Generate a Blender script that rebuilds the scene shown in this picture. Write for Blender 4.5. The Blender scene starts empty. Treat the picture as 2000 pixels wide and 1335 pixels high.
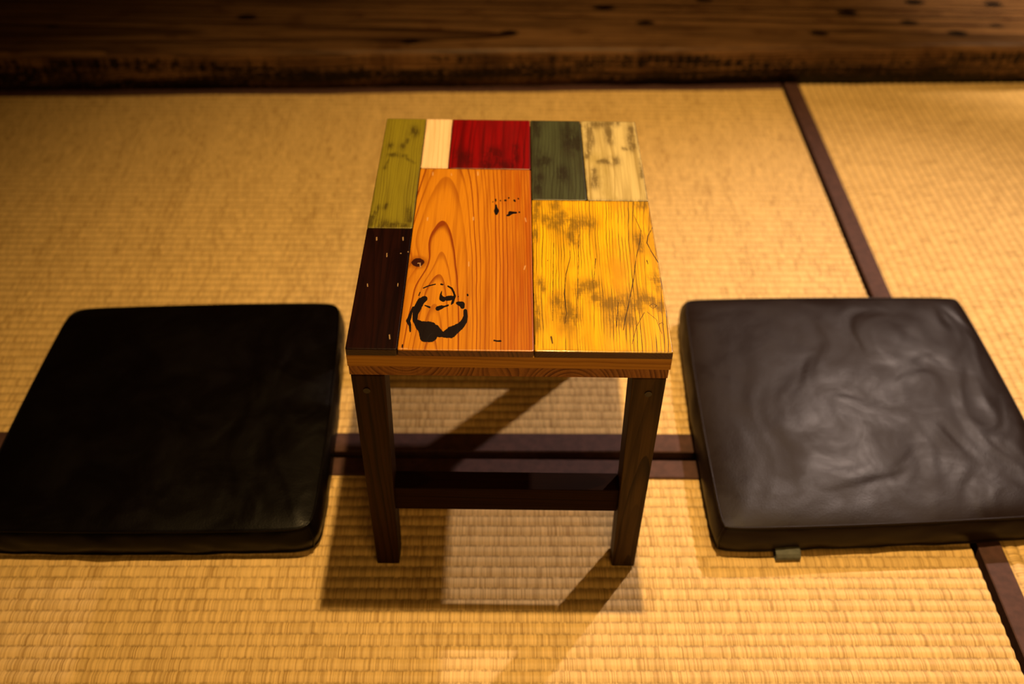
import bpy, bmesh, math, random
import numpy as np
from math import sin, cos, pi, radians
from mathutils import Vector, Matrix, noise

random.seed(7)
SC = bpy.context.scene
COL = SC.collection

# ---------------------------------------------------------------- camera
cd = bpy.data.cameras.new('camera')
cam = bpy.data.objects.new('camera', cd); COL.objects.link(cam)
FW = Vector((0.01431967, 0.7255642, -0.68800548)); RT = Vector((0.99988622, -0.00712667, 0.01329522)); UP = Vector((-0.00474335, 0.68811758, 0.72558369))
m = Matrix((RT, UP, -FW)).transposed().to_4x4(); m.translation = Vector((0, 0, 1.0))
cam.matrix_world = m
cd.sensor_width = 36; cd.lens = 1917.1 / 2000 * 36
cd.clip_start = 0.02; cd.clip_end = 50
cd.dof.use_dof = True; cd.dof.focus_distance = 0.985; cd.dof.aperture_fstop = 3.0
SC.camera = cam

# ---------------------------------------------------------------- light and exposure
SC.view_settings.view_transform = 'Standard'; SC.view_settings.look = 'None'
SC.view_settings.gamma = 1; SC.view_settings.use_curve_mapping = False
SC.view_settings.exposure = 0.0
w = bpy.data.worlds.new('world'); SC.world = w; w.use_nodes = True
w.node_tree.nodes['Background'].inputs[0].default_value = (1.0, 0.50, 0.18, 1)
w.node_tree.nodes['Background'].inputs[1].default_value = 0.012

def spot(name, loc, target, power, color, radius, size, blend=1.0):
    l = bpy.data.lights.new(name, 'SPOT'); l.energy = power; l.color = color
    l.shadow_soft_size = radius; l.spot_size = radians(size); l.spot_blend = blend
    o = bpy.data.objects.new(name, l); COL.objects.link(o); o.location = loc
    o.rotation_euler = (Vector(target) - Vector(loc)).to_track_quat('-Z', 'Y').to_euler()
    return o
# a warm downlight above the table, and a whiter one further back on the right
spot('spot_light', (0.15, 0.965, 2.1), (0.44, 0.96, 0), 208, (1, 0.635, 0.23), 0.024, 88)
spot('spot_light', (1.42, 2.34, 2.1), (0.58, 0.66, 0), 262, (1, 0.76, 0.63), 0.03, 46)
spot('spot_light', (1.55, 2.45, 2.1), (1.38, 2.22, 0.09), 420, (1, 0.72, 0.42), 0.08, 36)  # added spot with no known source, brightens the right end of the step
la = bpy.data.lights.new('front_fill', 'AREA'); la.energy = 19; la.size = 1.2; la.color = (1, 0.54, 0.13)  # added fill light behind the camera, lifts the shadows and front faces
lo = bpy.data.objects.new('front_fill', la); COL.objects.link(lo); lo.location = (0.6, -1.3, 1.9)
lo.rotation_euler = (Vector((0.1, 0.8, 0.2)) - Vector(lo.location)).to_track_quat('-Z', 'Y').to_euler()

# ---------------------------------------------------------------- node helpers
class NT:
    def __init__(s, name):
        s.m = bpy.data.materials.new(name); s.m.use_nodes = True
        s.t = s.m.node_tree; s.b = s.t.nodes['Principled BSDF']
    def n(s, typ, **kw):
        x = s.t.nodes.new(typ)
        for k, v in kw.items(): setattr(x, k, v)
        return x
    def set(s, sock, v):
        if isinstance(v, bpy.types.NodeSocket): s.t.links.new(v, sock)
        else: sock.default_value = v
    def math(s, op, a, b=0.0, c=0.0, clamp=False):
        x = s.n('ShaderNodeMath', operation=op, use_clamp=clamp)
        s.set(x.inputs[0], a); s.set(x.inputs[1], b); s.set(x.inputs[2], c)
        return x.outputs[0]
    def comb(s, x, y, z=0.0):
        c = s.n('ShaderNodeCombineXYZ'); s.set(c.inputs[0], x); s.set(c.inputs[1], y); s.set(c.inputs[2], z); return c.outputs[0]
    def sep(s, v):
        c = s.n('ShaderNodeSeparateXYZ'); s.set(c.inputs[0], v); return c.outputs
    def noise(s, v, scale=1.0, detail=2.0, rough=0.5, dist=0.0):
        c = s.n('ShaderNodeTexNoise'); s.set(c.inputs['Vector'], v); c.inputs['Scale'].default_value = scale
        c.inputs['Detail'].default_value = detail; c.inputs['Roughness'].default_value = rough; c.inputs['Distortion'].default_value = dist
        return c.outputs[0]
    def white(s, v):
        c = s.n('ShaderNodeTexWhiteNoise'); c.noise_dimensions = '2D'; s.set(c.inputs['Vector'], v); return c.outputs['Value']
    def mrange(s, v, a, b, c=0.0, d=1.0, smooth=True):
        x = s.n('ShaderNodeMapRange'); x.interpolation_type = 'SMOOTHSTEP' if smooth else 'LINEAR'
        s.set(x.inputs[0], v); x.inputs[1].default_value = a; x.inputs[2].default_value = b
        x.inputs[3].default_value = c; x.inputs[4].default_value = d; return x.outputs[0]
    def ramp(s, v, stops):
        x = s.n('ShaderNodeValToRGB'); s.set(x.inputs[0], v); e = x.color_ramp.elements
        while len(e) < len(stops): e.new(0.5)
        for el, (p, c) in zip(e, stops): el.position = p; el.color = (*c, 1)
        return x.outputs[0]
    def mix(s, f, a, b, mode='MIX'):
        x = s.n('ShaderNodeMix', data_type='RGBA', blend_type=mode); s.set(x.inputs[0], f)
        s.set(x.inputs[6], a if isinstance(a, bpy.types.NodeSocket) else (*a, 1))
        s.set(x.inputs[7], b if isinstance(b, bpy.types.NodeSocket) else (*b, 1)); return x.outputs[2]
    def attr(s, name):
        x = s.n('ShaderNodeAttribute'); x.attribute_name = name; return x.outputs['Fac']
    def bump(s, h, strength, dist):
        x = s.n('ShaderNodeBump'); x.inputs['Strength'].default_value = strength; x.inputs['Distance'].default_value = dist
        s.set(x.inputs['Height'], h); s.t.links.new(x.outputs[0], s.b.inputs['Normal'])
    def out(s, col=None, rough=None, spec=None, coat=None):
        if col is not None: s.set(s.b.inputs['Base Color'], col if isinstance(col, bpy.types.NodeSocket) else (*col, 1))
        if rough is not None: s.set(s.b.inputs['Roughness'], rough)
        if spec is not None: s.set(s.b.inputs['Specular IOR Level'], spec)
        if coat is not None: s.b.inputs['Coat Weight'].default_value = coat; s.b.inputs['Coat Roughness'].default_value = 0.12
        return s.m

def obj_coord(k): return k.n('ShaderNodeTexCoord').outputs['Object']

def wood(name, light, dark, cx=0.1, d0=0.02, slope=0.05, ringw=0.004, along='y', sharp=0.6, wob=0.0012,
         rough=0.32, fibre=0.35, smudge=None, ink=None, crack=None, patch=None, patchcol=None, zref=0.0, coat=0.0, knot=None, bump=0.25, wobs=9.0, gmask=None, spec=0.4, dense=None, tint=None, streak=0.3, glint=False, pair=None, lineamp=1.0):
    """Wood as a cut through growth rings round a pith: straight lines, arches and end grain all come from one field."""
    k = NT(name); x, y, z = sep3 = k.sep(obj_coord(k))
    if along == 'y': L, A, B = y, x, k.math('SUBTRACT', z, zref)
    elif along == 'x': L, A, B = x, y, k.math('SUBTRACT', z, zref)
    else: L, A, B = z, x, k.math('SUBTRACT', y, zref)
    nz = k.noise(k.comb(k.math('MULTIPLY', A, wobs * 4), k.math('MULTIPLY', L, wobs), B), 1.0, 3)
    wobble = k.math('MULTIPLY', k.math('SUBTRACT', nz, 0.5), wob * 8)
    a = k.math('ADD', k.math('SUBTRACT', A, cx), wobble)
    d = k.math('ADD', k.math('ADD', k.math('MULTIPLY', L, slope), d0), B)
    r = k.math('SQRT', k.math('ADD', k.math('MULTIPLY', a, a), k.math('MULTIPLY', d, d)))
    if pair:
        a2 = k.math('ADD', k.math('SUBTRACT', A, pair[1]), wobble); d2 = k.math('SUBTRACT', d0 * 0.9, B)
        r2 = k.math('SUBTRACT', 0.149, k.math('SQRT', k.math('ADD', k.math('MULTIPLY', a2, a2), k.math('MULTIPLY', d2, d2))))
        t = k.mrange(k.math('ADD', A, k.math('MULTIPLY', B, -1.2)), pair[0] - 0.03, pair[0] + 0.03)
        r = k.math('ADD', k.math('MULTIPLY', r, k.math('SUBTRACT', 1.0, t)), k.math('MULTIPLY', r2, t))
    if knot:
        kx, ky, kr = knot
        q = k.math('ADD', k.math('POWER', k.math('DIVIDE', k.math('SUBTRACT', x, kx), kr * 2.2), 2.0),
                   k.math('POWER', k.math('DIVIDE', k.math('SUBTRACT', y, ky), kr * 3.6), 2.0))
        r = k.math('ADD', r, k.math('MULTIPLY', k.math('EXPONENT', k.math('MULTIPLY', q, -1.0)), 0.007))
    vary = k.noise(k.comb(k.math('MULTIPLY', r, 60), 0.0), 1.0, 1)
    rq = k.math('ADD', k.math('DIVIDE', r, ringw), k.math('MULTIPLY', vary, 2.5))
    if dense:
        rq = k.math('ADD', rq, k.math('MULTIPLY', k.math('POWER', k.math('MAXIMUM', k.math('SUBTRACT', A, dense[0]), 0.0), 2.0), dense[1]))
    fr = k.math('FRACT', rq); rid = k.white(k.comb(k.math('FLOOR', rq), 5.0))
    line = k.math('MULTIPLY', k.mrange(fr, sharp, 0.93), k.mrange(fr, 1.0, 0.96))
    fib = k.noise(k.comb(k.math('MULTIPLY', A, 900), k.math('MULTIPLY', L, 18), k.math('MULTIPLY', B, 700)), 1.0, 2)
    big = k.noise(k.comb(k.math('MULTIPLY', A, 45), k.math('MULTIPLY', L, 6), B), 1.0, 3)
    str_ = k.math('MULTIPLY', k.math('MULTIPLY', line, k.mrange(big, 0.2, 0.65, 0.35, 1.0)), k.mrange(rid, 0.0, 1.0, 0.3, 1.0, False))
    if gmask is not None:
        gm = k.noise(k.comb(k.math('MULTIPLY', A, 55), k.math('MULTIPLY', L, 14), 3.3), 1.0, 3)
        str_ = k.math('MULTIPLY', str_, k.mrange(gm, gmask - 0.08, gmask + 0.14, 0.12, 1.0))
    if lineamp != 1.0: str_ = k.math('MULTIPLY', str_, lineamp, clamp=True)
    sk = k.noise(k.comb(k.math('MULTIPLY', A, 110), k.math('MULTIPLY', L, 3.5), 2.0), 1.0, 3, 0.6)
    base = k.mix(k.mrange(sk, 0.42, 0.72, 0, streak), light, dark)
    if tint:   # heartwood colour on one side of the board
        tn = k.noise(k.comb(k.math('MULTIPLY', A, 150), k.math('MULTIPLY', L, 8), 4.0), 1.0, 3, 0.6)
        base = k.mix(k.math('MULTIPLY', k.mrange(A, tint[0], tint[1]), k.mrange(tn, 0.3, 0.65, 0.2, 0.95)), base, tint[2])
    col = k.mix(str_, base, dark)
    col = k.mix(k.math('MULTIPLY', k.mrange(fib, 0.45, 0.8), fibre), col, dark)
    if patch:   # worn, thin paint or darker wood in broad uneven areas
        pn = k.noise(k.comb(k.math('MULTIPLY', A, 28), k.math('MULTIPLY', L, 11), 7.0), 1.0, 4, 0.6)
        col = k.mix(k.mrange(pn, patch, patch + 0.25, 0, 0.8), col, patchcol or dark)
    if smudge:
        st = k.attr('smudge')
        sn = k.noise(k.comb(k.math('MULTIPLY', A, 700), k.math('MULTIPLY', L, 60), 0.0), 1.0, 3, 0.7)
        md = k.noise(k.comb(k.math('MULTIPLY', A, 85), k.math('MULTIPLY', L, 34), 1.0), 1.0, 5, 0.68)
        cr = k.noise(k.comb(k.math('MULTIPLY', A, 60), k.math('MULTIPLY', L, 500), 1.0), 1.0, 2, 0.6)
        f = k.math('MULTIPLY', st, k.math('ADD', k.math('ADD', k.mrange(md, 0.32, 0.62, 0.3, 1.3), k.mrange(sn, 0.3, 0.7, -0.45, 0.45)), k.mrange(cr, 0.4, 0.65, -0.15, 0.15)), clamp=True)
        col = k.mix(k.math('MULTIPLY', f, 0.78), col, smudge)
    if crack:
        col = k.mix(k.math('MULTIPLY', k.mrange(k.attr('crack'), 0.2, 0.7, 0, 0.92), k.mrange(k.noise(k.comb(k.math('MULTIPLY', A, 300), k.math('MULTIPLY', L, 60), 9.0), 1.0, 2), 0.3, 0.5, 0.35, 1)), col, crack)
    if knot:
        kx, ky, kr = knot
        q2 = k.math('SQRT', k.math('ADD', k.math('POWER', k.math('DIVIDE', k.math('SUBTRACT', x, kx), kr), 2.0),
                   k.math('POWER', k.math('DIVIDE', k.math('SUBTRACT', y, ky), kr * 1.05), 2.0)))
        q2 = k.math('ADD', q2, k.math('MULTIPLY', k.math('SUBTRACT', k.noise(obj_coord(k), 200, 2), 0.5), 0.35))
        col = k.mix(k.mrange(q2, 1.9, 0.9, 0, 0.55), col, (0.16, 0.03, 0.0))
        col = k.mix(k.mrange(q2, 1.02, 0.86), col, (0.025, 0.003, 0.001))
    if ink:
        en = k.noise(k.comb(k.math('MULTIPLY', A, 900), k.math('MULTIPLY', L, 90), 0.0), 1.0, 3, 0.7)
        f = k.mrange(k.math('ADD', k.attr('ink'), k.math('MULTIPLY', k.math('SUBTRACT', en, 0.5), 0.8)), 0.42, 0.54)
        col = k.mix(f, col, ink)
    if glint: col = k.mix(k.math('MULTIPLY', k.attr('glint'), 0.6), col, (0.55, 0.34, 0.16))  # tiny glints painted into the board colour as pale ticks
    k.bump(k.math('ADD', k.math('MULTIPLY', str_, -1.0), k.math('MULTIPLY', fib, 0.4)), bump, 0.0004)
    rr = k.math('ADD', k.math('MULTIPLY', big, 0.12), rough - 0.06)
    return k.out(col, rr, spec, coat)

def tatami_mat_material(name, base, dark, seed):
    k = NT(name); uv = k.n('ShaderNodeUVMap').outputs[0]
    u, v, _ = k.sep(uv); P = 0.0148; S = 0.0013
    wav = k.noise(k.comb(k.math('MULTIPLY', u, 7), k.math('MULTIPLY', v, 3), seed), 1.0, 2)
    jit = k.noise(k.comb(k.math('MULTIPLY', u, 330), k.math('FLOOR', k.math('DIVIDE', v, P)), seed), 1.0, 1)
    vv = k.math('ADD', v, k.math('ADD', k.math('MULTIPLY', k.math('SUBTRACT', wav, 0.5), 0.0016), k.math('MULTIPLY', k.math('SUBTRACT', jit, 0.5), 0.0022)))
    q = k.math('DIVIDE', vv, P); row = k.math('FLOOR', q); fr = k.math('FRACT', q)
    lean = k.math('MULTIPLY', k.math('SUBTRACT', k.noise(k.comb(k.math('MULTIPLY', u, 60), k.math('MULTIPLY', row, 3.7), seed), 1.0, 2), 0.5), 0.0025)
    us = k.math('DIVIDE', k.math('ADD', u, lean), S); sid = k.math('FLOOR', us); sf = k.math('FRACT', us)
    r1 = k.white(k.comb(sid, row)); r2 = k.white(k.comb(sid, 3.0))
    r3 = k.noise(k.comb(k.math('MULTIPLY', u, 210), k.math('MULTIPLY', row, 5.3), seed), 1.0, 2)
    streak = k.noise(k.comb(k.math('MULTIPLY', u, 42), k.math('MULTIPLY', v, 1.2), seed), 1.0, 3)
    tone = k.math('ADD', k.math('ADD', k.math('MULTIPLY', r1, 0.36), k.math('MULTIPLY', r2, 0.10)), k.math('ADD', k.math('MULTIPLY', r3, 0.5), k.math('MULTIPLY', streak, 0.28)))
    col = k.ramp(tone, [(0.30, dark), (0.62, base), (0.85, tuple(min(1, c * 1.18) for c in base))])
    edge = k.math('ABSOLUTE', k.math('SUBTRACT', fr, 0.5))
    valley = k.mrange(edge, 0.33, 0.5)
    brk = k.noise(k.comb(k.math('MULTIPLY', u, 260), k.math('MULTIPLY', k.math('ROUND', q), 2.1), seed), 1.0, 2)
    valley = k.math('MULTIPLY', valley, k.mrange(brk, 0.3, 0.62, 0.25, 1.0))
    col = k.mix(k.math('MULTIPLY', valley, 0.58), col, tuple(c * 0.45 for c in dark))
    gap = k.mrange(k.math('ABSOLUTE', k.math('SUBTRACT', sf, 0.5)), 0.3, 0.5)
    gap2 = k.math('MULTIPLY', gap, k.mrange(k.white(k.comb(sid, k.math('ADD', row, 91.0))), 0.55, 1.0, 0.1, 1.0))
    col = k.mix(k.math('MULTIPLY', gap2, 0.72), col, tuple(c * 0.5 for c in dark))
    h = k.math('SUBTRACT', k.math('MULTIPLY', r1, 0.5), k.math('ADD', k.math('MULTIPLY', gap2, 0.9), k.math('MULTIPLY', valley, 1.2)))
    k.bump(h, 0.5, 0.0005)
    return k.out(col, 0.55, 0.35)

def fabric(name, base, thread=1400.0):
    k = NT(name); x, y, z = k.sep(obj_coord(k))
    a = k.math('SINE', k.math('MULTIPLY', x, thread * 2)); b = k.math('SINE', k.math('MULTIPLY', y, thread * 2))
    n = k.noise(obj_coord(k), 90, 3)
    col = k.mix(k.mrange(n, 0.3, 0.7), tuple(c * 0.8 for c in base), tuple(min(1, c * 1.2) for c in base))
    k.bump(k.math('MULTIPLY', a, b), 0.3, 0.0003)
    return k.out(col, 0.7, 0.3)

def leather(name, base, rough, spec):
    k = NT(name); c = obj_coord(k)
    vor = k.n('ShaderNodeTexVoronoi'); vor.inputs['Scale'].default_value = 520; k.set(vor.inputs['Vector'], c)
    n1 = k.noise(c, 14, 4, 0.6, 0.6); n2 = k.noise(c, 130, 4, 0.65)
    k.bump(k.math('ADD', k.math('MULTIPLY', vor.outputs[0], 0.35), k.math('MULTIPLY', n2, 0.7)), 0.35, 0.0006)
    col = k.mix(n1, tuple(v * 0.8 for v in base), tuple(v * 1.25 for v in base))
    return k.out(col, k.mrange(n1, 0.3, 0.72, rough - 0.06, rough + 0.1), spec)

def plain(name, base, rough=0.5):
    k = NT(name); n = k.noise(obj_coord(k), 60, 3)
    return k.out(k.mix(n, tuple(v * 0.85 for v in base), tuple(v * 1.12 for v in base)), rough)

# ---------------------------------------------------------------- mesh helpers
def link(name, me, mats, parent=None):
    o = bpy.data.objects.new(name, me); COL.objects.link(o)
    for mm in (mats if isinstance(mats, (list, tuple)) else [mats]): me.materials.append(mm)
    if parent: o.parent = parent
    return o
def thing(name, label, cat, group=None, loc=(0, 0, 0), rz=0.0):
    o = bpy.data.objects.new(name, None); COL.objects.link(o); o.location = loc; o.rotation_euler = (0, 0, rz)
    o.empty_display_size = 0.1; o['label'] = label; o['category'] = cat
    if group: o['group'] = group
    return o
def struct(o): o['kind'] = 'structure'; return o

def prism(x0, x1, y0, y1, z0, z1, bev=0.0008, seg=2, taper=0.0, bottom=None):
    bm = bmesh.new(); bmesh.ops.create_cube(bm, size=1)
    for v in bm.verts:
        v.co = Vector(((x0 + x1) / 2 + v.co.x * (x1 - x0), (y0 + y1) / 2 + v.co.y * (y1 - y0), (z0 + z1) / 2 + v.co.z * (z1 - z0)))
        if taper and v.co.z < (z0 + z1) / 2:
            v.co.x += ((x0 + x1) / 2 - v.co.x) * taper; v.co.y += ((y0 + y1) / 2 - v.co.y) * taper
    if bev: bmesh.ops.bevel(bm, geom=bm.edges[:], offset=bev, segments=seg, affect='EDGES', profile=0.5)
    me = bpy.data.meshes.new('m'); bm.to_mesh(me); bm.free(); return me

def quad_slab(c, z0, z1, nx=40, wav=0.0, bev=0.0, seed=0.0):
    """slab over four plan corners (front-left, front-right, back-right, back-left) with slightly uneven long edges"""
    bm = bmesh.new(); fl, fr, br, bl = [Vector((*q, 0)) for q in c]; rows = []
    for i in range(nx + 1):
        t = i / nx; f = fl.lerp(fr, t); b = bl.lerp(br, t)
        f.y += wav * (noise.noise(Vector((f.x * 5, seed, 0)))) + wav * .5 * noise.noise(Vector((f.x * 19, seed, 2)))
        zt = z1 + wav * 0.6 * noise.noise(Vector((f.x * 4, seed, 5)))
        rows.append([bm.verts.new((f.x, f.y, z0)), bm.verts.new((f.x, f.y - bev * .3, zt - bev * 1.2)), bm.verts.new((f.x, f.y + bev, zt)), bm.verts.new((b.x, b.y, z1)), bm.verts.new((b.x, b.y, z0))])
    for a, b in zip(rows, rows[1:]):
        for j in range(5): bm.faces.new((a[j], b[j], b[(j + 1) % 5], a[(j + 1) % 5]))
    bm.faces.new(rows[0][::-1]) if False else bm.faces.new(rows[0]); bm.faces.new(rows[-1])
    bmesh.ops.recalc_face_normals(bm, faces=bm.faces[:])
    me = bpy.data.meshes.new('m'); bm.to_mesh(me); bm.free(); return me

def tube(pts, r, closed=True, n=8):
    bm = bmesh.new(); N = len(pts); rings = []
    for i, p in enumerate(pts):
        p = Vector(p); a = Vector(pts[(i - 1) % N] if closed or i else pts[0]); b = Vector(pts[(i + 1) % N] if closed or i < N - 1 else pts[-1])
        t = (b - a).normalized(); s = t.cross(Vector((0, 0, 1)))
        s = s.normalized() if s.length > 1e-6 else Vector((1, 0, 0)); u = s.cross(t)
        rings.append([bm.verts.new(p + s * r * cos(2 * pi * k / n) + u * r * sin(2 * pi * k / n)) for k in range(n)])
    for i in range(N if closed else N - 1):
        a, b = rings[i], rings[(i + 1) % N]
        for k in range(n): bm.faces.new((a[k], a[(k + 1) % n], b[(k + 1) % n], b[k]))
    if not closed: bm.faces.new(rings[0]); bm.faces.new(rings[-1][::-1])
    bmesh.ops.recalc_face_normals(bm, faces=bm.faces[:])
    for f in bm.faces: f.smooth = True
    me = bpy.data.meshes.new('m'); bm.to_mesh(me); bm.free(); return me

# ---------------------------------------------------------------- the setting
M_sub = plain('subfloor_wood', (0.012, 0.007, 0.004), 0.8)
fl = struct(link('floor', prism(-2.2, 2.2, -0.9, 3.2, -0.12, -0.056, 0), M_sub))

M_beam = wood('old_beam_wood', (0.155, 0.078, 0.032), (0.014, 0.005, 0.0018), cx=1.86, d0=0.05, slope=0.012, ringw=0.012, along='x', sharp=0.35,
              wob=0.002, rough=0.42, fibre=0.5, patch=0.5, patchcol=(0.035, 0.012, 0.004), zref=0.0, wobs=3.0, ink=(0.004, 0.0015, 0.0008), bump=0.4, spec=0.12, lineamp=1.6, streak=0.8)
M_plank = wood('old_plank_wood', (0.10, 0.048, 0.019), (0.03, 0.010, 0.004), cx=2.3, d0=0.06, slope=0.012, ringw=0.014, along='x', sharp=0.35,
              wob=0.002, rough=0.42, fibre=0.5, patch=0.5, patchcol=(0.04, 0.016, 0.006), wobs=3.0, bump=0.4, spec=0.12)
# the step: a heavy old plank with a rough front edge, over a darker sill
KNOTS = [(0.8915, 2.0285), (1.0621, 2.0247), (0.4389, 2.031), (0.8507, 1.9302), (1.03, 1.9222), (0.6518, 1.88), (0.9374, 1.8857), (0.734, 1.9756),
         (0.3003, 1.9188), (-0.1786, 1.8301), (0.221, 1.9889), (-0.52, 1.93), (0.02, 1.87), (0.13, 2.06), (0.6, 2.10), (-0.3, 2.04), (1.25, 2.0), (-0.9, 1.88)]
def step_plank():
    nx, ny = 330, 60; x0, x1 = -2.0, 2.0
    xs = np.linspace(x0, x1, nx + 1); prof = []
    V = []; F = []; ink = []
    for i, x in enumerate(xs):
        yf = 1.797 + 0.036 * x + 0.004 * noise.noise(Vector((x * 4, 1, 0))) + 0.003 * noise.noise(Vector((x * 17, 4, 0)))
        top = 0.088 + 0.002 * noise.noise(Vector((x * 3, 9, 0)))
        sec = [(yf + 0.012, 0.0), (yf + 0.008, 0.009), (yf + 0.004 + 0.004 * noise.noise(Vector((x * 9, 3, 3))), 0.018), (yf - 0.002, 0.040 + 0.006 * noise.noise(Vector((x * 8, 7, 3)))),
               (yf + 0.001, 0.050), (yf + 0.003 * noise.noise(Vector((x * 11, 8, 3))), 0.060), (yf, 0.068), (yf, top - 0.013), (yf + 0.003, top - 0.005), (yf + 0.010, top - 0.001)]
        sec += [(yf + 0.014 + (2.17 + 0.036 * x - yf - 0.014) * j / 40, top) for j in range(41)]
        for (y, z) in sec:
            V.append((x, y, z)); v = 0.0
            for kx, ky in KNOTS:
                ks = 0.65 + 0.5 * abs(sin(kx * 37 + ky * 11))
                v = max(v, math.exp(-(((x - kx) / (0.032 * ks)) ** 2 + ((y - ky) / (0.019 * ks)) ** 2) * 1.1) * (1.0 if z > 0.07 else 0))
            v *= 0.74
            if z < 0.082: v = 0.47 + 0.20 * noise.noise(Vector((x * 3, z * 40, 2))) + 0.08 * noise.noise(Vector((x * 14, z * 120, 2))) + (0.05 - z) * 2.0
            ink.append(v)
    n = len(sec)
    for i in range(nx):
        for j in range(n - 1): F.append((i * n + j, (i + 1) * n + j, (i + 1) * n + j + 1, i * n + j + 1))
    me = bpy.data.meshes.new('m'); me.from_pydata(V, [], F); me.shade_smooth()
    a = me.attributes.new('ink', 'FLOAT', 'POINT'); a.data.foreach_set('value', ink)
    return me
step = struct(link('trim_1', step_plank(), M_beam))
struct(link('trim_2', quad_slab([(-2.0, 2.102), (2.0, 2.246), (2.0, 2.62), (-2.0, 2.62)], 0.0, 0.086, 60, 0.002, 0.003, 5), M_plank))
M_wall = plain('earth_plaster', (0.10, 0.06, 0.03), 0.9)
struct(link('wall_back', prism(-2.2, 2.2, 2.62, 2.72, -0.05, 2.4, 0), M_wall))

# ---------------------------------------------------------------- tatami
M_t1 = tatami_mat_material('woven_rush', (0.64, 0.435, 0.175), (0.36, 0.21, 0.060), 1.3)
M_heri = fabric('border_cloth', (0.062, 0.026, 0.022))
M_core = plain('mat_core', (0.02, 0.012, 0.006), 0.9)
M_dark = plain('mat_gap', (0.02, 0.012, 0.008), 0.9)

def rush_surface(c, rows_along, parent, off):
    """ribbed rush cover over plan corners fl, fr, br, bl; ribs run along x or along y"""
    fl, fr, br, bl = [Vector((*q, 0)) for q in c]; P = 0.0148
    V = []; F = []; UV = []
    if rows_along == 'x':
        y0 = min(fl.y, fr.y); y1 = max(bl.y, br.y); x0, x1 = fl.x, fr.x; nx = 8
        k0 = math.floor(y0 / P * 8); k1 = math.ceil(y1 / P * 8)
        for k in range(k0, k1 + 1):
            for i in range(nx + 1):
                t = i / nx; x = x0 + (x1 - x0) * t; y = k / 8 * P
                yc = min(max(y, fl.y + (fr.y - fl.y) * t), bl.y + (br.y - bl.y) * t)
                h = abs(sin(pi * yc / P)) ** 1.5
                V.append((x, yc, -0.0019 + 0.0019 * h)); UV.append((x + off, yc))
        n = nx + 1; rws = k1 - k0
    else:
        x0, x1 = fl.x, fr.x; k0 = math.floor(x0 / P * 8); k1 = math.ceil(x1 / P * 8); ny = 8
        for k in range(k0, k1 + 1):
            for i in range(ny + 1):
                t = i / ny; x = min(max(k / 8 * P, x0), x1); s = (x - x0) / (x1 - x0)
                y = (fl.y + (fr.y - fl.y) * s) * (1 - t) + (bl.y + (br.y - bl.y) * s) * t
                h = abs(sin(pi * x / P)) ** 1.5
                V.append((x, y, -0.0019 + 0.0019 * h)); UV.append((y + off, x))
        n = ny + 1; rws = k1 - k0
    for k in range(rws):
        for i in range(n - 1):
            f = (k * n + i, k * n + i + 1, (k + 1) * n + i + 1, (k + 1) * n + i)
            F.append(f if rows_along == 'x' else f[::-1])
    me = bpy.data.meshes.new('m'); me.from_pydata(V, [], F); uvl = me.uv_layers.new(name='UVMap')
    idx = np.empty(len(me.loops), dtype=np.int32); me.loops.foreach_get('vertex_index', idx)
    uvl.data.foreach_set('uv', np.array(UV, dtype=np.float32)[idx].ravel()); me.shade_smooth()
    return link('rush_cover', me, M_t1, parent)

def strip(c, parent, th=0.0016, name='cloth_border'):
    return link(name, quad_slab(c, -0.05, th, 60, 0.0006, 0.0012, c[0][0]), M_heri, parent)

def inset_core(c, parent):
    return link('mat_core', quad_slab(c, -0.055, -0.0025, 2), M_core, parent)

XL = -1.33; XE = 0.5795
G = 'tatami mats on the floor'
# far-left mat, behind and under the table
t = thing('tatami_mat', 'pale tatami mat reaching from the wooden step to the gap under the table', 'tatami mat', G, (0, 0, -0.055))
def back(x): return 1.8235 + 0.036 * x * 0.0 + 0.036 * (x - 0.58) + 0.0
far = [(XL, 0.8405), (XE, 0.8405), (XE, 1.812), (XL, 1.812 + 0.036 * (XL - XE))]
def bx(x): return 1.812 + 0.0365 * (x - XE)
t.location = (0, 0, 0)
inset_core([(XL, 0.8460), (XE - .001, 0.8460), (XE - .001, bx(XE)), (XL, bx(XL))], t)
rush_surface([(XL, 0.8735), (XE, 0.8735), (XE, bx(XE)), (XL, bx(XL))], 'x', t, 0.0)
strip([(XL, 0.8430), (XE, 0.8430), (XE, 0.8738), (XL, 0.8738)], t)
strip([(XL, bx(XL) - .001), (XE, bx(XE) - .001), (XE, bx(XE) + .024), (XL, bx(XL) + .024)], t)
# near-left mat
t = thing('tatami_mat', 'pale tatami mat in the foreground with both table front legs standing on it', 'tatami mat', G)
inset_core([(XL, -0.10), (XE - .001, -0.10), (XE - .001, 0.8225), (XL, 0.8290)], t)
rush_surface([(XL, -0.10), (XE, -0.10), (XE, 0.7970), (XL, 0.8145)], 'x', t, 3.7)
strip([(XL, 0.8135), (XE, 0.7960), (XE, 0.8250), (XL, 0.8395)], t)
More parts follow.
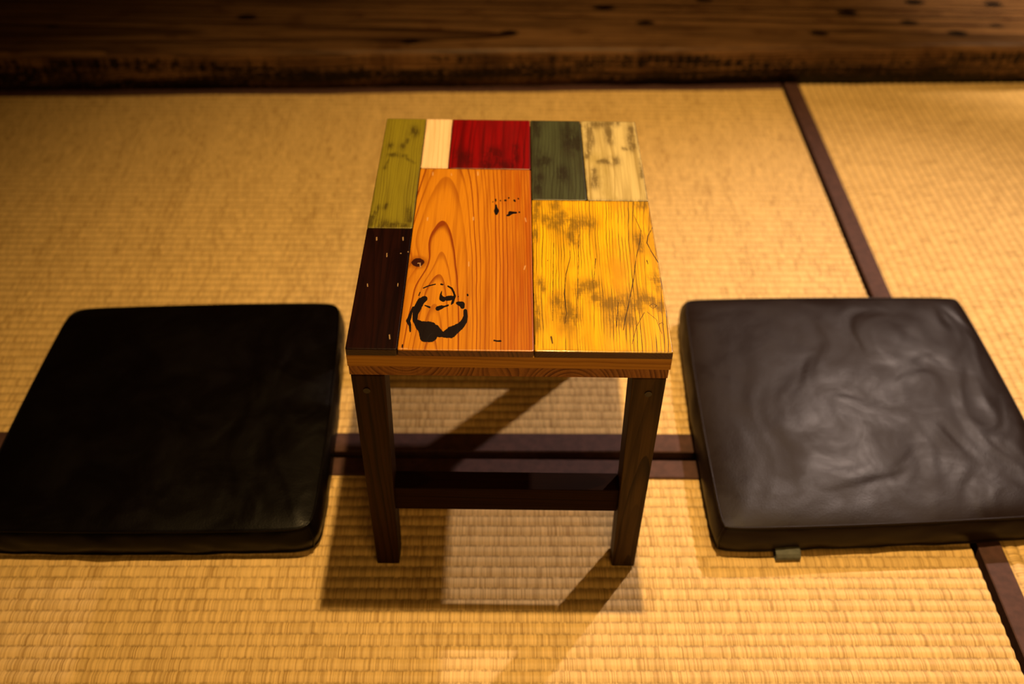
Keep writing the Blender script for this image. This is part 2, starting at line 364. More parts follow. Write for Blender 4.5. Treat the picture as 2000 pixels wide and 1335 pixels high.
# right mat, turned a quarter
t = thing('tatami_mat', 'tatami mat at the right edge, its ribs running away toward the step', 'tatami mat', G)
inset_core([(0.589, -0.10), (1.53, -0.10), (1.53, 1.86), (0.589, 1.832)], t)
rush_surface([(0.617, -0.10), (1.50, -0.10), (1.50, 1.8575), (0.617, 1.8315)], 'y', t, 8.1)
def vstrip(x0, x1, ya, yb):
    bm = bmesh.new(); rows = []
    for i in range(61):
        y = ya + (yb - ya) * i / 60
        w1 = 0.0006 * noise.noise(Vector((y * 9, x0, 1))); w2 = 0.0006 * noise.noise(Vector((y * 9, x1, 7)))
        rows.append([bm.verts.new(q) for q in ((x0 + w1, y, -0.05), (x0 + w1, y, 0.0006), (x0 + w1 + .0012, y, 0.0016), (x1 + w2 - .0012, y, 0.0016), (x1 + w2, y, 0.0004), (x1 + w2, y, -0.05))])
    for a, b in zip(rows, rows[1:]):
        for j in range(6): bm.faces.new((a[j], b[j], b[(j + 1) % 6], a[(j + 1) % 6]))
    bm.faces.new(rows[0]); bm.faces.new(rows[-1]); bmesh.ops.recalc_face_normals(bm, faces=bm.faces[:])
    me = bpy.data.meshes.new('m'); bm.to_mesh(me); bm.free()
    return link('cloth_border', me, M_heri, t)
vstrip(0.5875, 0.6175, -0.10, 1.832)
vstrip(1.4995, 1.53, -0.10, 1.858)

# ---------------------------------------------------------------- table
TX, TY, TR = -0.1447, 0.6678, -0.01099; W, D, ZT = 0.3111, 0.4164, 0.3564
tab = thing('low_table', 'low wooden table with a patchwork top of painted and bare boards', 'table', None, (TX, TY, 0), TR)

def strokes(px, py, S, soft=0.35):
    """coverage of capsules (mm) at points px, py (m)"""
    out = np.zeros_like(px)
    X = px * 1000; Y = py * 1000
    for s in S:
        if len(s) == 1: s = [s[0], s[0]]
        for (ax, ay, arx, ary), (bx_, by_, brx, bry) in zip(s, s[1:]):
            n = max(2, int(math.hypot(bx_ - ax, by_ - ay) / 0.6) + 2)
            for i in range(n):
                q = i / (n - 1); cx = ax + (bx_ - ax) * q; cy = ay + (by_ - ay) * q; rx = arx + (brx - arx) * q; ry = ary + (bry - ary) * q
                ry = max(ry, rx * 1.2); d = np.sqrt(((X - cx) / rx) ** 2 + ((Y - cy) / ry) ** 2)
                np.maximum(out, np.exp(-(d / 1.15) ** 2) if soft > 0.55 else np.clip((1 + soft - d * (1.7 if soft > 0.45 else 1)) / (2 * soft), 0, 1), out=out)
    return out

def board(x0, x1, y0, y1, top, side, attrs=None, res=None, cr=0.0012, th=0.0082, seed=0, edge=0.0):
    """one top board with eased edges; the joint beside it is a real recess"""
    g = 0.0003; x0 += g; x1 -= g; y0 += g; y1 -= g
    nx, ny = res or (12, 16)
    xs = np.concatenate([[x0, x0 + .00025], np.linspace(x0 + 0.0009, x1 - 0.0009, nx), [x1 - .00025, x1]])
    ys = np.concatenate([[y0, y0 + .00025], np.linspace(y0 + 0.0009, y1 - 0.0009, ny), [y1 - .00025, y1]])
    X, Y = np.meshgrid(xs, ys); drop = np.zeros_like(X)
    ex = np.minimum(X - x0, x1 - X); ey = np.minimum(Y - y0, y1 - Y)
    drop += np.where(ex < .0001, .0008, np.where(ex < .0005, .00028, 0)); drop = np.maximum(drop, np.where(ey < .0001, .0008, np.where(ey < .0005, .00028, 0)))
    Z = ZT - drop + 0.00012 * math.sin(seed)
    # corners slightly rounded
    mx, my = (x0 + x1) / 2, (y0 + y1) / 2; c = np.clip(1 - np.maximum(ex, ey) / 0.002, 0, 1)
    X = X - np.sign(X - mx) * c * cr * .35; Y = Y - np.sign(Y - my) * c * cr * .35
    n, mrows = X.shape[1], X.shape[0]
    V = np.stack([X.ravel(), Y.ravel(), Z.ravel()], 1).tolist(); F = []; MI = []
    for j in range(mrows - 1):
        for i in range(n - 1): F.append((j * n + i, j * n + i + 1, (j + 1) * n + i + 1, (j + 1) * n + i)); MI.append(0)
    loop = [i for i in range(n)] + [j * n + n - 1 for j in range(1, mrows)] + [(mrows - 1) * n + i for i in range(n - 2, -1, -1)] + [j * n for j in range(mrows - 2, 0, -1)]
    base = len(V)
    for q in loop: V.append((V[q][0], V[q][1], ZT - th))
    for a in range(len(loop)):
        b = (a + 1) % len(loop); F.append((base + a, base + b, loop[b], loop[a])); MI.append(1)
    F.append(tuple(base + a for a in range(len(loop)))[::-1]); MI.append(1)
    me = bpy.data.meshes.new('m'); me.from_pydata(V, [], F); me.polygons.foreach_set('material_index', MI)
    sm = [mi == 0 for mi in MI]; me.polygons.foreach_set('use_smooth', sm)
    if attrs:
        P = np.array(V)
        for nm, (S, soft) in attrs.items():
            a = me.attributes.new(nm, 'FLOAT', 'POINT'); vv = strokes(P[:, 0], P[:, 1], S, soft)
            if nm == 'smudge' and edge:
                e = np.minimum(np.minimum(P[:, 0] - x0, x1 - P[:, 0]), np.minimum(P[:, 1] - y0, y1 - P[:, 1]))
                vv = np.maximum(vv, edge * np.exp(-(e / 0.0022) ** 1.3))
            a.data.foreach_set('value', vv)
    return link('top_board', me, [top, side], tab)

INK= [[(70.2, 73.8, 3.24, 4.31), (67.0, 69.7, 3.6, 5.75), (64.3, 59.3, 3.75, 5.98), (63.0, 51.2, 2.85, 3.98), (63.3, 42.3, 2.4, 3.83)], [(60.1, 60.3, 1.12, 1.8), (58.5, 52.3, 1.35, 1.89), (57.8, 45.6, 1.87, 3.0), (56.7, 41.1, 2.1, 2.93), (59.1, 34.5, 1.35, 1.88), (60.0, 25.8, 0.75, 1.2)], [(64.2, 40.1, 2.25, 3.59), (68.4, 34.7, 4.12, 6.59), (73.8, 30.4, 6.74, 9.42), (74.6, 19.6, 4.79, 8.39), (80.4, 19.6, 5.99, 8.38), (82.8, 28.4, 5.62, 7.85), (88.3, 23.0, 3.6, 5.03), (90.0, 22.8, 3.15, 4.4)], [(76.4, 35.9, 3.37, 4.72), (81.0, 34.9, 2.62, 4.19)], [(93.7, 22.1, 3.37, 4.72), (99.3, 25.4, 5.24, 8.39), (103.5, 29.8, 4.49, 6.29), (107.8, 34.3, 3.37, 5.39), (111.2, 41.0, 3.0, 4.19), (112.4, 48.8, 2.1, 2.94), (111.7, 56.7, 1.87, 2.62)], [(103.7, 68.0, 1.65, 2.31), (107.9, 66.3, 3.0, 4.19), (108.9, 62.3, 2.1, 2.94)], [(64.4, 79.0, 0.6, 0.96), (65.2, 83.7, 0.52, 0.84)], [(68.2, 90.3, 0.6, 0.96), (73.4, 94.0, 0.6, 0.96), (79.9, 96.5, 0.6, 0.96)], [(85.7, 96.6, 0.9, 1.44), (87.7, 96.0, 0.6, 0.96)], [(92.8, 93.8, 0.75, 1.2), (96.8, 90.2, 0.97, 1.56), (99.1, 84.3, 0.97, 1.56), (100.5, 78.5, 1.05, 1.68), (98.7, 69.1, 1.35, 2.16), (97.6, 66.2, 0.6, 0.96)], [(87.0, 85.9, 0.45, 0.6), (86.2, 80.5, 0.9, 1.44), (87.3, 74.7, 2.25, 3.6), (89.2, 73.5, 2.47, 3.95)], [(93.0, 74.8, 2.4, 3.83), (96.0, 75.4, 2.4, 3.83), (99.1, 76.0, 1.95, 2.73)], [(71.5, 63.9, 0.6, 0.84), (76.3, 61.2, 0.97, 1.56)], [(84.7, 59.6, 2.47, 3.46), (87.7, 61.4, 1.87, 3.0), (90.7, 62.5, 0.9, 1.26), (94.3, 64.4, 0.9, 1.44)], [(104.0, 77.9, 0.6, 0.84), (104.0, 77.7, 0.6, 0.96)], [(113.0, 81.1, 0.9, 1.44), (113.2, 79.9, 0.9, 1.44)], [(54.0, 6.9, 0.75, 1.05), (54.3, 3.8, 0.75, 1.05)], [(140.8, 14.6, 0.75, 1.2), (144.1, 13.8, 0.82, 1.15), (147.0, 13.9, 0.97, 1.36)], [(138.7, 245.9, 0.79, 1.19), (138.8, 242.4, 0.79, 1.32)], [(135.7, 240.5, 0.72, 1.2), (135.7, 240.4, 0.72, 1.08)], [(139.1, 234.8, 0.9, 1.5), (139.5, 228.9, 1.5, 2.7), (139.9, 223.7, 2.81, 4.21), (139.8, 218.6, 1.62, 2.7)], [(144.1, 243.3, 0.9, 1.35), (144.2, 243.3, 0.75, 1.35)], [(149.0, 243.8, 0.84, 1.68), (150.4, 243.8, 0.84, 1.68)], [(153.4, 248.6, 1.01, 1.68), (153.4, 248.6, 1.01, 1.68)], [(159.7, 244.0, 1.15, 1.92), (160.4, 242.6, 0.96, 1.92)], [(164.1, 247.7, 0.9, 1.5), (164.3, 247.1, 0.9, 1.35)], [(151.9, 215.4, 1.01, 1.68), (153.6, 216.0, 1.26, 2.1), (155.2, 220.1, 2.16, 3.6), (158.3, 220.7, 1.37, 2.28), (161.7, 220.7, 1.15, 1.73)], [(165.3, 221.7, 1.15, 1.73), (165.3, 221.7, 1.15, 1.73)]]
CRACK= [[(292.0, 218.9, 0.51, 0.92), (297.2, 190.4, 0.68, 1.36), (294.5, 171.9, 0.82, 1.22), (287.6, 141.9, 0.68, 1.09), (282.6, 110.5, 0.82, 1.09), (274.6, 72.4, 0.85, 1.36), (268.6, 46.4, 0.85, 1.36), (265.7, 31.3, 0.68, 0.95)], [(311.2, 198.5, 0.81, 1.23), (303.9, 181.2, 0.85, 1.53), (301.7, 169.0, 1.02, 1.53), (304.9, 154.1, 0.82, 1.23), (310.1, 136.6, 1.02, 1.36)], [(219.4, 185.6, 0.61, 0.92), (218.8, 143.5, 0.51, 0.92), (213.1, 114.7, 0.82, 1.09), (210.3, 84.5, 1.02, 1.63), (211.3, 55.6, 0.68, 1.09), (209.6, 40.2, 0.51, 0.82)], [(229.6, 182.8, 0.61, 1.02), (226.8, 140.6, 0.61, 0.82), (224.3, 92.8, 0.68, 1.09), (221.3, 48.1, 0.51, 0.82)], [(245.1, 141.0, 0.82, 1.09), (241.2, 104.1, 0.51, 0.82)], [(202.0, 166.9, 0.51, 0.92), (199.8, 117.2, 0.34, 0.54), (197.3, 42.5, 0.51, 0.71)], [(194.8, 137.1, 0.68, 1.09), (194.6, 136.6, 0.68, 1.22)], [(263.8, 72.1, 0.68, 1.09), (259.4, 36.1, 0.68, 0.95)], [(298.8, 139.2, 1.02, 1.36), (299.2, 133.4, 0.68, 1.09)], [(309.5, 111.0, 0.68, 1.23), (311.3, 86.4, 0.61, 0.82), (312.5, 57.4, 0.68, 0.95), (311.9, 22.3, 1.02, 1.43)], [(195.5, 20.2, 1.53, 2.14), (196.5, 11.7, 1.09, 1.91)], [(179.6, 83.8, 0.85, 1.36), (178.7, 44.7, 0.51, 0.71), (179.5, 10.2, 1.02, 1.43)], [(288.3, 57.0, 0.61, 0.82), (278.8, 36.5, 0.51, 0.82), (272.5, 11.8, 0.51, 0.72)], [(291.1, 58.3, 0.51, 0.82), (299.3, 46.9, 0.51, 0.72), (302.4, 27.0, 0.51, 0.72)], [(294.5, 67.5, 0.61, 0.82), (298.4, 70.7, 0.51, 0.82), (301.8, 67.7, 0.51, 0.82), (297.7, 63.3, 0.51, 0.72), (294.5, 67.0, 0.51, 0.82)], [(301.3, 40.7, 0.51, 0.72), (304.1, 42.7, 0.51, 0.72), (305.8, 40.0, 0.51, 0.82)]]
SMUDGE_Y= [[(197.4, 207.1, 7.65, 13.77), (220.0, 201.3, 12.24, 18.36), (241.1, 203.3, 8.16, 12.25)], [(182.1, 75.8, 4.25, 6.8), (180.7, 34.7, 5.1, 8.16)], [(186.9, 103.0, 5.1, 6.8), (187.6, 92.1, 4.25, 6.8)], [(206.4, 71.0, 8.5, 11.9), (214.1, 47.9, 10.2, 14.28)], [(228.1, 90.2, 8.5, 13.6), (240.9, 98.6, 5.1, 8.16)], [(241.4, 77.0, 6.8, 10.88), (261.6, 66.8, 10.2, 14.3), (279.4, 72.4, 10.2, 16.32)], [(258.3, 46.2, 8.5, 11.9), (273.7, 46.5, 7.65, 10.73)], [(286.8, 77.9, 8.16, 10.88), (287.7, 77.9, 6.8, 10.89)], [(303.9, 108.1, 7.14, 9.53), (307.5, 99.9, 7.14, 9.53)], [(294.4, 181.0, 6.12, 9.19), (294.0, 156.8, 3.06, 4.6)], [(295.6, 78.1, 5.1, 8.17), (304.7, 65.1, 5.95, 9.53)], [(221.2, 182.6, 5.95, 10.72), (222.6, 170.3, 6.12, 9.18)], [(203.9, 239.1, 5.1, 7.65), (205.7, 232.5, 5.1, 7.65)], [(297.9, 241.2, 5.1, 10.21), (309.3, 238.2, 5.1, 8.51)], [(185.3, 237.1, 4.08, 6.8), (181.7, 171.7, 3.4, 6.13)], [(214.6, 210.0, 9.18, 15.3), (227.4, 194.4, 5.95, 10.72)]]
SM_O= [[(9.9, 331.9, 2.04, 3.74), (20.0, 334.8, 2.45, 4.48), (30.7, 330.5, 2.04, 3.74)], [(35.7, 387.0, 5.1, 10.19), (36.9, 385.0, 5.1, 10.19)], [(10.1, 352.8, 3.05, 5.6), (10.3, 352.9, 3.06, 6.11)], [(24.8, 351.2, 3.67, 6.72), (25.3, 350.9, 3.67, 7.34)], [(29.8, 366.9, 2.04, 3.74), (29.3, 361.1, 2.04, 4.08)], [(31.0, 326.8, 1.22, 2.24), (42.2, 315.9, 1.22, 2.24)], [(10.8, 322.6, 1.02, 1.87), (8.3, 306.0, 2.04, 3.74)], [(17.1, 231.6, 2.04, 3.4), (15.9, 227.6, 2.45, 4.08)], [(8.2, 228.1, 2.04, 4.08), (1.5, 200.6, 5.1, 8.49)], [(5.8, 195.9, 5.1, 8.49), (43.7, 195.1, 2.45, 3.67)], [(43.7, 219.1, 4.25, 8.5), (45.1, 206.2, 5.1, 7.64)]]
SM_K= [[(257.9, 324.9, 2.04, 3.74), (272.5, 327.1, 3.67, 6.74), (280.6, 325.4, 5.1, 9.36)], [(251.6, 402.6, 5.1, 10.21), (251.8, 366.6, 5.1, 9.36), (246.1, 335.8, 3.06, 5.62)], [(274.9, 395.1, 5.1, 10.21), (275.5, 371.2, 5.1, 10.21)], [(303.0, 395.8, 5.1, 10.21), (301.7, 356.3, 4.76, 8.17)], [(252.7, 306.3, 3.06, 5.62), (252.0, 277.8, 5.1, 8.5)], [(291.1, 354.1, 2.04, 3.74), (295.2, 352.2, 1.63, 2.99)], [(256.4, 411.0, 6.12, 12.25), (287.1, 413.8, 4.08, 8.17)], [(309.9, 329.9, 2.45, 4.5), (307.5, 293.2, 2.45, 4.08)]]
SM_G= [[(187.8, 326.8, 10.18, 18.7), (198.0, 323.4, 6.12, 11.22)], [(228.8, 374.0, 12.24, 24.48), (236.7, 358.5, 8.16, 14.97)], [(187.2, 294.0, 6.12, 11.22), (186.8, 265.9, 6.12, 11.22)], [(215.8, 301.8, 7.14, 11.91), (216.4, 291.1, 7.14, 13.09)], [(186.9, 413.3, 6.12, 12.24), (187.6, 384.8, 4.08, 8.17)]]
SM_R= [[(125.5, 340.3, 6.11, 11.22), (138.0, 338.8, 8.16, 14.96)], [(94.5, 335.8, 7.14, 13.09), (103.3, 324.8, 7.14, 13.09)], [(126.0, 317.9, 6.12, 11.22), (156.9, 315.0, 5.1, 9.36)], [(160.9, 352.7, 4.08, 7.48), (161.0, 326.2, 4.08, 7.49)]]
GLINT_O= [[(64.9, 297.2, 0.65, 1.19), (65.1, 292.3, 0.65, 1.19)], [(117.1, 299.5, 0.65, 1.19), (117.4, 293.4, 0.65, 1.08)], [(86.3, 295.8, 0.43, 0.79), (86.9, 292.0, 0.43, 0.79)], [(64.6, 209.2, 0.65, 0.97), (64.6, 204.5, 0.54, 0.97)], [(114.7, 211.0, 0.65, 1.08), (114.9, 206.2, 0.65, 0.97)], [(171.8, 210.8, 0.54, 0.97), (172.6, 204.9, 0.54, 1.08)], [(112.5, 133.1, 0.45, 0.81), (112.7, 126.4, 0.54, 0.72)], [(171.2, 127.6, 0.65, 0.97), (170.1, 122.1, 0.54, 0.86)], [(61.9, 129.6, 0.54, 0.97), (62.7, 124.4, 0.54, 0.86)], [(59.6, 129.9, 0.36, 0.65), (62.2, 130.2, 0.43, 0.65)], [(108.4, 306.7, 0.65, 1.19), (109.9, 306.7, 0.65, 1.19)], [(52.0, 1.9, 0.29, 0.5), (58.9, 2.1, 0.36, 0.5)]]
GLINT_D= [[(12.5, 172.4, 0.54, 0.81), (13.0, 167.9, 0.54, 0.81)], [(40.6, 173.0, 0.54, 0.81), (41.1, 168.5, 0.45, 0.81)], [(26.0, 145.4, 0.36, 0.65), (26.5, 139.9, 0.43, 0.65)], [(47.9, 148.7, 0.43, 0.57), (48.4, 148.1, 0.36, 0.65)], [(40.4, 145.8, 0.43, 0.65), (41.0, 145.4, 0.43, 0.57)], [(11.1, 95.4, 0.36, 0.58), (11.8, 91.4, 0.43, 0.57)], [(41.9, 96.6, 0.36, 0.57), (42.2, 92.6, 0.36, 0.57)], [(40.5, 20.1, 0.45, 0.72), (41.4, 14.9, 0.45, 0.63)]]

BLK = (0.006, 0.002, 0.002)
s_dark = wood('board_edge_black_brown', (0.030, 0.010, 0.006), (0.008, 0.002, 0.001), cx=0.02, d0=0.03, ringw=0.003, zref=ZT, rough=0.4)
s_brown = wood('board_edge_brown', (0.16, 0.060, 0.020), (0.040, 0.010, 0.004), cx=0.03, d0=0.035, ringw=0.0045, zref=ZT, rough=0.4, sharp=0.3)
s_deep = wood('board_edge_deep_brown', (0.060, 0.017, 0.008), (0.020, 0.004, 0.002), cx=0.25, d0=0.06, ringw=0.003, zref=ZT, rough=0.4)
m_olive = wood('olive_paint', (0.185, 0.155, 0.010), (0.080, 0.058, 0.004), cx=-0.05, d0=0.03, slope=0.03, ringw=0.0024, zref=ZT, smudge=(0.03, 0.018, 0.003), patch=0.56, patchcol=(0.15, 0.12, 0.012), sharp=0.5, streak=0.45, bump=0.12)
m_black = wood('black_brown_stain', (0.011, 0.0022, 0.001), (0.003, 0.0006, 0.0004), cx=0.0, d0=0.05, slope=0.03, ringw=0.003, zref=ZT, rough=0.34, sharp=0.3, streak=0.9, glint=True, spec=0.10, patch=0.45, patchcol=(0.004, 0.0008, 0.0006), bump=0.12)
m_cream = wood('cream_paint', (0.70, 0.49, 0.27), (0.50, 0.30, 0.13), cx=-0.03, d0=0.05, ringw=0.005, zref=ZT, rough=0.34, patch=0.6, patchcol=(0.55, 0.36, 0.16), smudge=(0.25, 0.12, 0.04), sharp=0.7, fibre=0.15, streak=0.35, bump=0.12)
m_red = wood('red_paint', (0.175, 0.0006, 0.001), (0.050, 0.0003, 0.0005), cx=0.5, d0=0.25, ringw=0.006, zref=ZT, rough=0.3, patch=0.50, patchcol=(0.12, 0.001, 0.001), smudge=(0.035, 0.0006, 0.0006), sharp=0.5, streak=0.75, bump=0.12)
m_orange = wood('oiled_cedar', (0.47, 0.178, 0.006), (0.18, 0.032, 0.001), cx=0.081, d0=0.0075, slope=0.10, ringw=0.0052, zref=ZT, rough=0.30, sharp=0.62, ink=(0.004, 0.001, 0.001), knot=(0.0596, 0.1313, 0.0072), fibre=0.30, patch=0.62, patchcol=(0.33, 0.085, 0.003), wob=0.0006, dense=(0.108, 1200.0), tint=(0.112, 0.175, (0.31, 0.068, 0.002)), streak=0.5, glint=True, lineamp=1.4, coat=0.5, bump=0.12)
m_green = wood('dark_green_paint', (0.043, 0.050, 0.022), (0.018, 0.017, 0.007), cx=0.6, d0=0.3, ringw=0.003, zref=ZT, rough=0.33, patch=0.50, patchcol=(0.024, 0.017, 0.008), smudge=(0.012, 0.007, 0.003), sharp=0.5, streak=0.8, bump=0.12)
m_khaki = wood('khaki_paint', (0.46, 0.36, 0.145), (0.20, 0.135, 0.03), cx=0.7, d0=0.3, ringw=0.007, zref=ZT, rough=0.34, patch=0.50, patchcol=(0.27, 0.20, 0.05), smudge=(0.07, 0.042, 0.008), sharp=0.8, fibre=0.2, streak=0.75, bump=0.12)
m_yellow = wood('worn_yellow_paint', (0.68, 0.365, 0.0), (0.05, 0.02, 0.0), cx=0.330, d0=0.035, slope=0.05, ringw=0.0027, zref=ZT, rough=0.32, smudge=(0.11, 0.058, 0.002), crack=(0.03, 0.012, 0.002), patch=0.46, patchcol=(0.42, 0.20, 0.0), sharp=0.70, fibre=0.28, gmask=0.43, wob=0.0010, streak=0.40, lineamp=2.0, coat=0.5, bump=0.12)

XA, XB, XC, XD = 0.0495, 0.0822, 0.1790, 0.2418
YA, YB, YC = 0.1892, 0.3062, 0.2456
o = board(0, XA, YA, D, m_olive, s_deep, {'smudge': (SM_O, 0.6)}, (60, 220), seed=1, edge=0.5); o['label'] = 'olive green board'
o = board(0, XA, 0, YA, m_black, s_dark, {'glint': (GLINT_D, 0.4)}, (110, 260), seed=2); o['label'] = 'blackish brown board'
o = board(XA, XB, YB, D, m_cream, s_deep, {'smudge': ([], 0.6)}, (60, 120), seed=3, edge=0.4); o['label'] = 'cream board'
o = board(XB, XC, YB, D, m_red, s_deep, {'smudge': (SM_R, 0.8)}, (60, 60), seed=4); o['label'] = 'red board'
o = board(XA, XC, 0, YB, m_orange, s_brown, {'ink': (INK, 0.22), 'glint': (GLINT_O, 0.4)}, (260, 460), seed=5); o['label'] = 'bare orange cedar board with black ring stains'
o = board(XC, XD, YC, D, m_green, s_deep, {'smudge': (SM_G, 0.8)}, (50, 100), seed=6, edge=0.6); o['label'] = 'dark green board'
o = board(XD, W, YC, D, m_khaki, s_deep, {'smudge': (SM_K, 0.8)}, (70, 120), seed=7, edge=0.8); o['label'] = 'pale khaki board'
o = board(XC, W, 0, YC, m_yellow, s_deep, {'smudge': (SMUDGE_Y, 0.7), 'crack': (CRACK, 0.5)}, (240, 340), seed=8, edge=0.8); o['label'] = 'worn yellow board'

m_mid = wood('middle_board_wood', (0.42, 0.205, 0.024), (0.24, 0.095, 0.008), cx=0.02, d0=-0.02, slope=0.02, ringw=0.004, along='x', zref=ZT, rough=0.45, sharp=0.3, patch=0.58, patchcol=(0.11, 0.035, 0.005), spec=0.2)
m_low = wood('lower_board_end_grain', (0.29, 0.125, 0.030), (0.065, 0.013, 0.005), cx=0.055, d0=-0.022, slope=0.0, ringw=0.0042, zref=ZT - 0.029, rough=0.5, sharp=0.15, wob=0.0016, wobs=2.6, spec=0.2, pair=(0.150, 0.215))
core = link('middle_board', prism(0.0004, W - 0.0004, 0.0006, D - 0.0006, ZT - 0.0232, ZT - 0.0083, 0.0006), m_mid, tab); core['label'] = 'light brown board layer under the painted boards'
low = link('lower_board', prism(0.0012, W - 0.0016, 0.0012, D - 0.0012, ZT - 0.0354, ZT - 0.0233, 0.0006), m_low, tab); low['label'] = 'red-brown striped board layer'

m_leg = wood('dark_stained_leg', (0.030, 0.0105, 0.003), (0.004, 0.0012, 0.0004), cx=-0.01, d0=0.02, slope=0.02, ringw=0.0042, along='z', rough=0.5, spec=0.10, streak=0.7, sharp=0.35, fibre=0.5, wobs=6)
m_leg2 = wood('dark_stained_leg_brown', (0.062, 0.034, 0.011), (0.008, 0.003, 0.001), cx=0.30, d0=0.015, slope=0.04, ringw=0.0045, along='z', rough=0.5, spec=0.10, streak=0.7, sharp=0.35, fibre=0.5, wobs=6)
LZ = ZT - 0.0356; LW = 0.0330
def leg_mesh(lx, ly):
    bm = bmesh.new(); bmesh.ops.create_cube(bm, size=1); tp = 0.0065
    for v in bm.verts:
        low_ = v.co.z < 0; x = lx if v.co.x < 0 else lx + LW; y = ly if v.co.y < 0 else ly + LW
        if low_:
            if lx < 0.1 and v.co.x > 0: x -= tp
            if lx > 0.1 and v.co.x < 0: x += tp
            if ly < 0.1 and v.co.y > 0: y -= tp * 0.6
            if ly > 0.1 and v.co.y < 0: y += tp * 0.6
        v.co = Vector((x, y, 0.001 if low_ else LZ))
    bmesh.ops.bevel(bm, geom=bm.edges[:], offset=0.0012, segments=2, affect='EDGES', profile=0.5)
    me = bpy.data.meshes.new('m'); bm.to_mesh(me); bm.free(); return me
for i, (lx, ly) in enumerate(((0.0022, 0.0008), (W - 0.0026 - LW, 0.0008), (0.0022, D - 0.002 - LW), (W - 0.0026 - LW, D - 0.002 - LW))):
    leg = link('leg', leg_mesh(lx, ly),  m_leg if i % 2 == 0 else m_leg2, tab)
    if ly < 0.1:
        bm = bmesh.new(); bmesh.ops.create_cone(bm, cap_ends=True, segments=24, radius1=0.0036, radius2=0.0036, depth=0.0016)
        bmesh.ops.rotate(bm, verts=bm.verts[:], cent=(0, 0, 0), matrix=Matrix.Rotation(pi / 2, 3, 'X'))
        bmesh.ops.translate(bm, verts=bm.verts[:], vec=(lx + LW * (0.53 if lx > 0.1 else 0.42), ly - 0.0002, 0.300))
        me = bpy.data.meshes.new('m'); bm.to_mesh(me); bm.free()
        p = link('plug', me, plain('plug_wood', (0.008, 0.004, 0.002), 0.5), leg)
m_bar = wood('dark_stained_bar', (0.016, 0.0055, 0.0022), (0.005, 0.0016, 0.0007), cx=0.02, d0=0.02, slope=0.02, ringw=0.004, along='x', rough=0.6, spec=0.04, sharp=0.35, fibre=0.5)
for ya in (0.0075, D - 0.0095 - 0.0235):
    link('stretcher', prism(0.0022 + LW - 0.005, W - 0.0026 - LW + 0.004, ya, ya + 0.0235 + 0.001, 0.100, 0.1375, 0.0008), m_bar, tab)

# ---------------------------------------------------------------- cushions
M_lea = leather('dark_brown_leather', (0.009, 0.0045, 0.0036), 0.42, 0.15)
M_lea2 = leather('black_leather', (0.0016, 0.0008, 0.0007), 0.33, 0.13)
M_tag = fabric('grey_tag', (0.20, 0.21, 0.19))

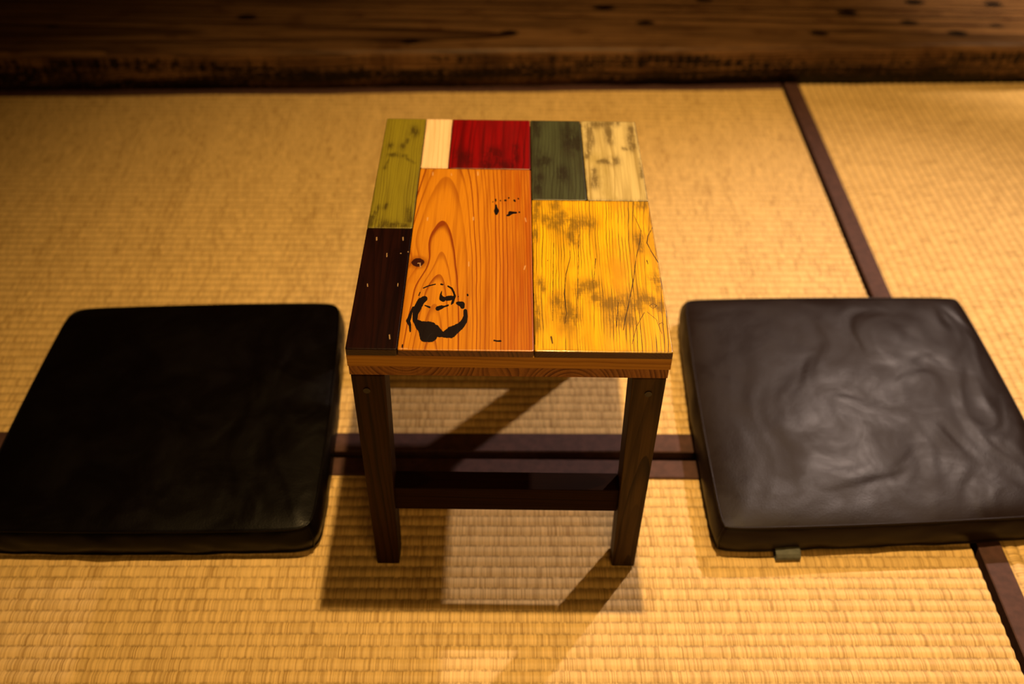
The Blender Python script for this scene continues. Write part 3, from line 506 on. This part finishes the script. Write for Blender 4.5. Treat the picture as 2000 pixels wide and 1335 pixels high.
def cushion(label, corners, mat, ztop, puff, wr, seed, bulge, pull=0.010):
    fl, fr, br, bl = [Vector((*q, 0)) for q in corners]; ctr = (fl + fr + br + bl) / 4
    root = thing('floor_cushion', label, 'cushion', 'leather floor cushions beside the table', (ctr.x, ctr.y, 0))
    N = 110
    def plan(s, t):
        p = (fl.lerp(fr, s)).lerp(bl.lerp(br, s), t) - ctr
        a, b = abs(2 * s - 1), abs(2 * t - 1); c = (a * b) ** 16
        p -= Vector((math.copysign(1, s - .5), math.copysign(1, t - .5), 0)) * pull * c
        # sides bow out a little between the corners
        p.x += (s - .5) * 2 * a ** 0 * 0.004 * (1 - b ** 2) * (a ** 6); p.y += (t - .5) * 2 * 0.003 * (1 - a ** 2) * (b ** 6)
        return p
    V = []; F = []
    for j in range(N + 1):
        for i in range(N + 1):
            s, t_ = i / N, j / N; p = plan(s, t_); a, b = abs(2 * s - 1), abs(2 * t_ - 1)
            e = (1 - a ** 14) * (1 - b ** 14); z = ztop - 0.004 + 0.004 * e + puff * (1 - a ** 2.2) * (1 - b ** 2.2)
            q = Vector((p.x, p.y, seed)); w1 = noise.noise(Vector((q.x * 9, q.y * 9, seed)))
            dq = Vector((q.x * 16 + w1 * 1.2, q.y * 7 + w1 * 2.0, seed))
            rdg = 1 - abs(noise.noise(dq)) * 2.6; rdg = max(0, rdg)
            w2 = noise.noise(Vector((q.x * 15 + w1 * 2.2, q.y * 8 + w1 * 2.6 + 5, seed + 2)))
            w3 = noise.noise(Vector((q.x * 34 + w2 * 2, q.y * 14 + w2 * 2, seed + 6)))
            z += e * wr * (1.0 * w1 + 0.85 * w2 + 0.38 * w3 * (0.3 + s) + 0.12 * noise.noise(q * 45)) * (0.45 + 0.9 * s)
            V.append((p.x, p.y, z))
    for j in range(N):
        for i in range(N): F.append((j * (N + 1) + i, j * (N + 1) + i + 1, (j + 1) * (N + 1) + i + 1, (j + 1) * (N + 1) + i))
    me = bpy.data.meshes.new('m'); me.from_pydata(V, [], F); me.shade_smooth(); link('top_panel', me, mat, root)
    loop = [i for i in range(N)] + [j * (N + 1) + N for j in range(N)] + [N * (N + 1) + i for i in range(N, 0, -1)] + [j * (N + 1) for j in range(N, 0, -1)]
    L = [Vector(V[q]) for q in loop]; n = len(L); nor = []
    for i in range(n):
        tg = L[(i + 2) % n] - L[(i - 2) % n]; tg.z = 0; tg.normalize(); nor.append(Vector((tg.y, -tg.x, 0)))
    V2 = []; F2 = []; K = 12
    for i in range(n):
        zt = L[i].z; ln = noise.noise(Vector((L[i].x * 11, L[i].y * 11, seed + 4)))
        for k in range(K + 1):
            u = k / K; bl_ = bulge * math.sin(pi * min(1, u * 0.92)) ** 0.7 * (1 + 0.25 * ln) + 0.0015 * noise.noise(Vector((L[i].x * 35, L[i].y * 35, u * 3 + seed)))
            if k == K: bl_ -= 0.004
            V2.append(tuple(L[i] + nor[i] * bl_ + Vector((0, 0, (0.0012 - zt) * u))))
    for i in range(n):
        j = (i + 1) % n
        for k in range(K): F2.append((i * (K + 1) + k, i * (K + 1) + k + 1, j * (K + 1) + k + 1, j * (K + 1) + k))
    bot = tuple(i * (K + 1) + K for i in range(n)); F2.append(bot[::-1])
    me = bpy.data.meshes.new('m'); me.from_pydata(V2, [], F2); me.shade_smooth(); link('side_band', me, mat, root)
    seam = [L[i] + nor[i] * 0.0008 + Vector((0, 0, 0.0002)) for i in range(0, n, 2)]
    pp = link('piping', tube(seam, 0.0017), mat, root)
    lowp = []
    for i in range(0, n, 2):
        v = Vector(V2[i * (K + 1) + K - 1]); lowp.append(v + nor[i] * 0.0006 + Vector((0, 0, 0.0005)))
    link('piping', tube(lowp, 0.0016), mat, root)
    # corner seams
    for ci in (0, N, 2 * N, 3 * N):
        pts = [Vector(V2[(ci % n) * (K + 1) + k]) + nor[ci % n] * 0.0003 for k in range(K)]
        bm = bmesh.new(); rg = []
        sd = nor[ci % n].cross(Vector((0, 0, 1)))
        for q in pts: rg.append([bm.verts.new(q + sd * 0.0012 * cos(a) + nor[ci % n] * 0.0012 * sin(a)) for a in (0, pi / 3, 2 * pi / 3, pi, 4.2, 5.3)])
        for a, b in zip(rg, rg[1:]):
            for k in range(6): bm.faces.new((a[k], a[(k + 1) % 6], b[(k + 1) % 6], b[k]))
        bmesh.ops.recalc_face_normals(bm, faces=bm.faces[:]); me = bpy.data.meshes.new('m'); bm.to_mesh(me); bm.free(); me.shade_smooth()
        link('corner_seam', me, mat, root)
    return root, ctr

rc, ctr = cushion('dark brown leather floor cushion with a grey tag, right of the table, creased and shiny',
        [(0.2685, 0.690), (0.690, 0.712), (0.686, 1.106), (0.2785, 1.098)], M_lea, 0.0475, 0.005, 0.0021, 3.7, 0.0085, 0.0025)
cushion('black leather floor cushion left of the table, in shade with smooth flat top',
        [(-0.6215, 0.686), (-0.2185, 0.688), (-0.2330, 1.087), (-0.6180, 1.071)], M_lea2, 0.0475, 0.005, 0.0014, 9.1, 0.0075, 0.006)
# folded tag at the foot of the right cushion
pts = [(0.690, 0.013), (0.684, 0.0125), (0.676, 0.0105), (0.673, 0.0075), (0.672, 0.004), (0.6735, 0.0018), (0.682, 0.0015), (0.690, 0.002)]
bm = bmesh.new(); A = []
for (y, z) in pts: A.append([bm.verts.new((x - ctr.x, y - ctr.y + (x - 0.334) * 0.03, z)) for x in (0.3345, 0.3645)])
for a, b in zip(A, A[1:]): bm.faces.new((a[0], a[1], b[1], b[0]))
bmesh.ops.solidify(bm, geom=bm.faces[:], thickness=0.0008)
me = bpy.data.meshes.new('m'); bm.to_mesh(me); bm.free()
o = link('care_tag', me, M_tag, rc); o['label'] = 'folded grey fabric tag at the foot'
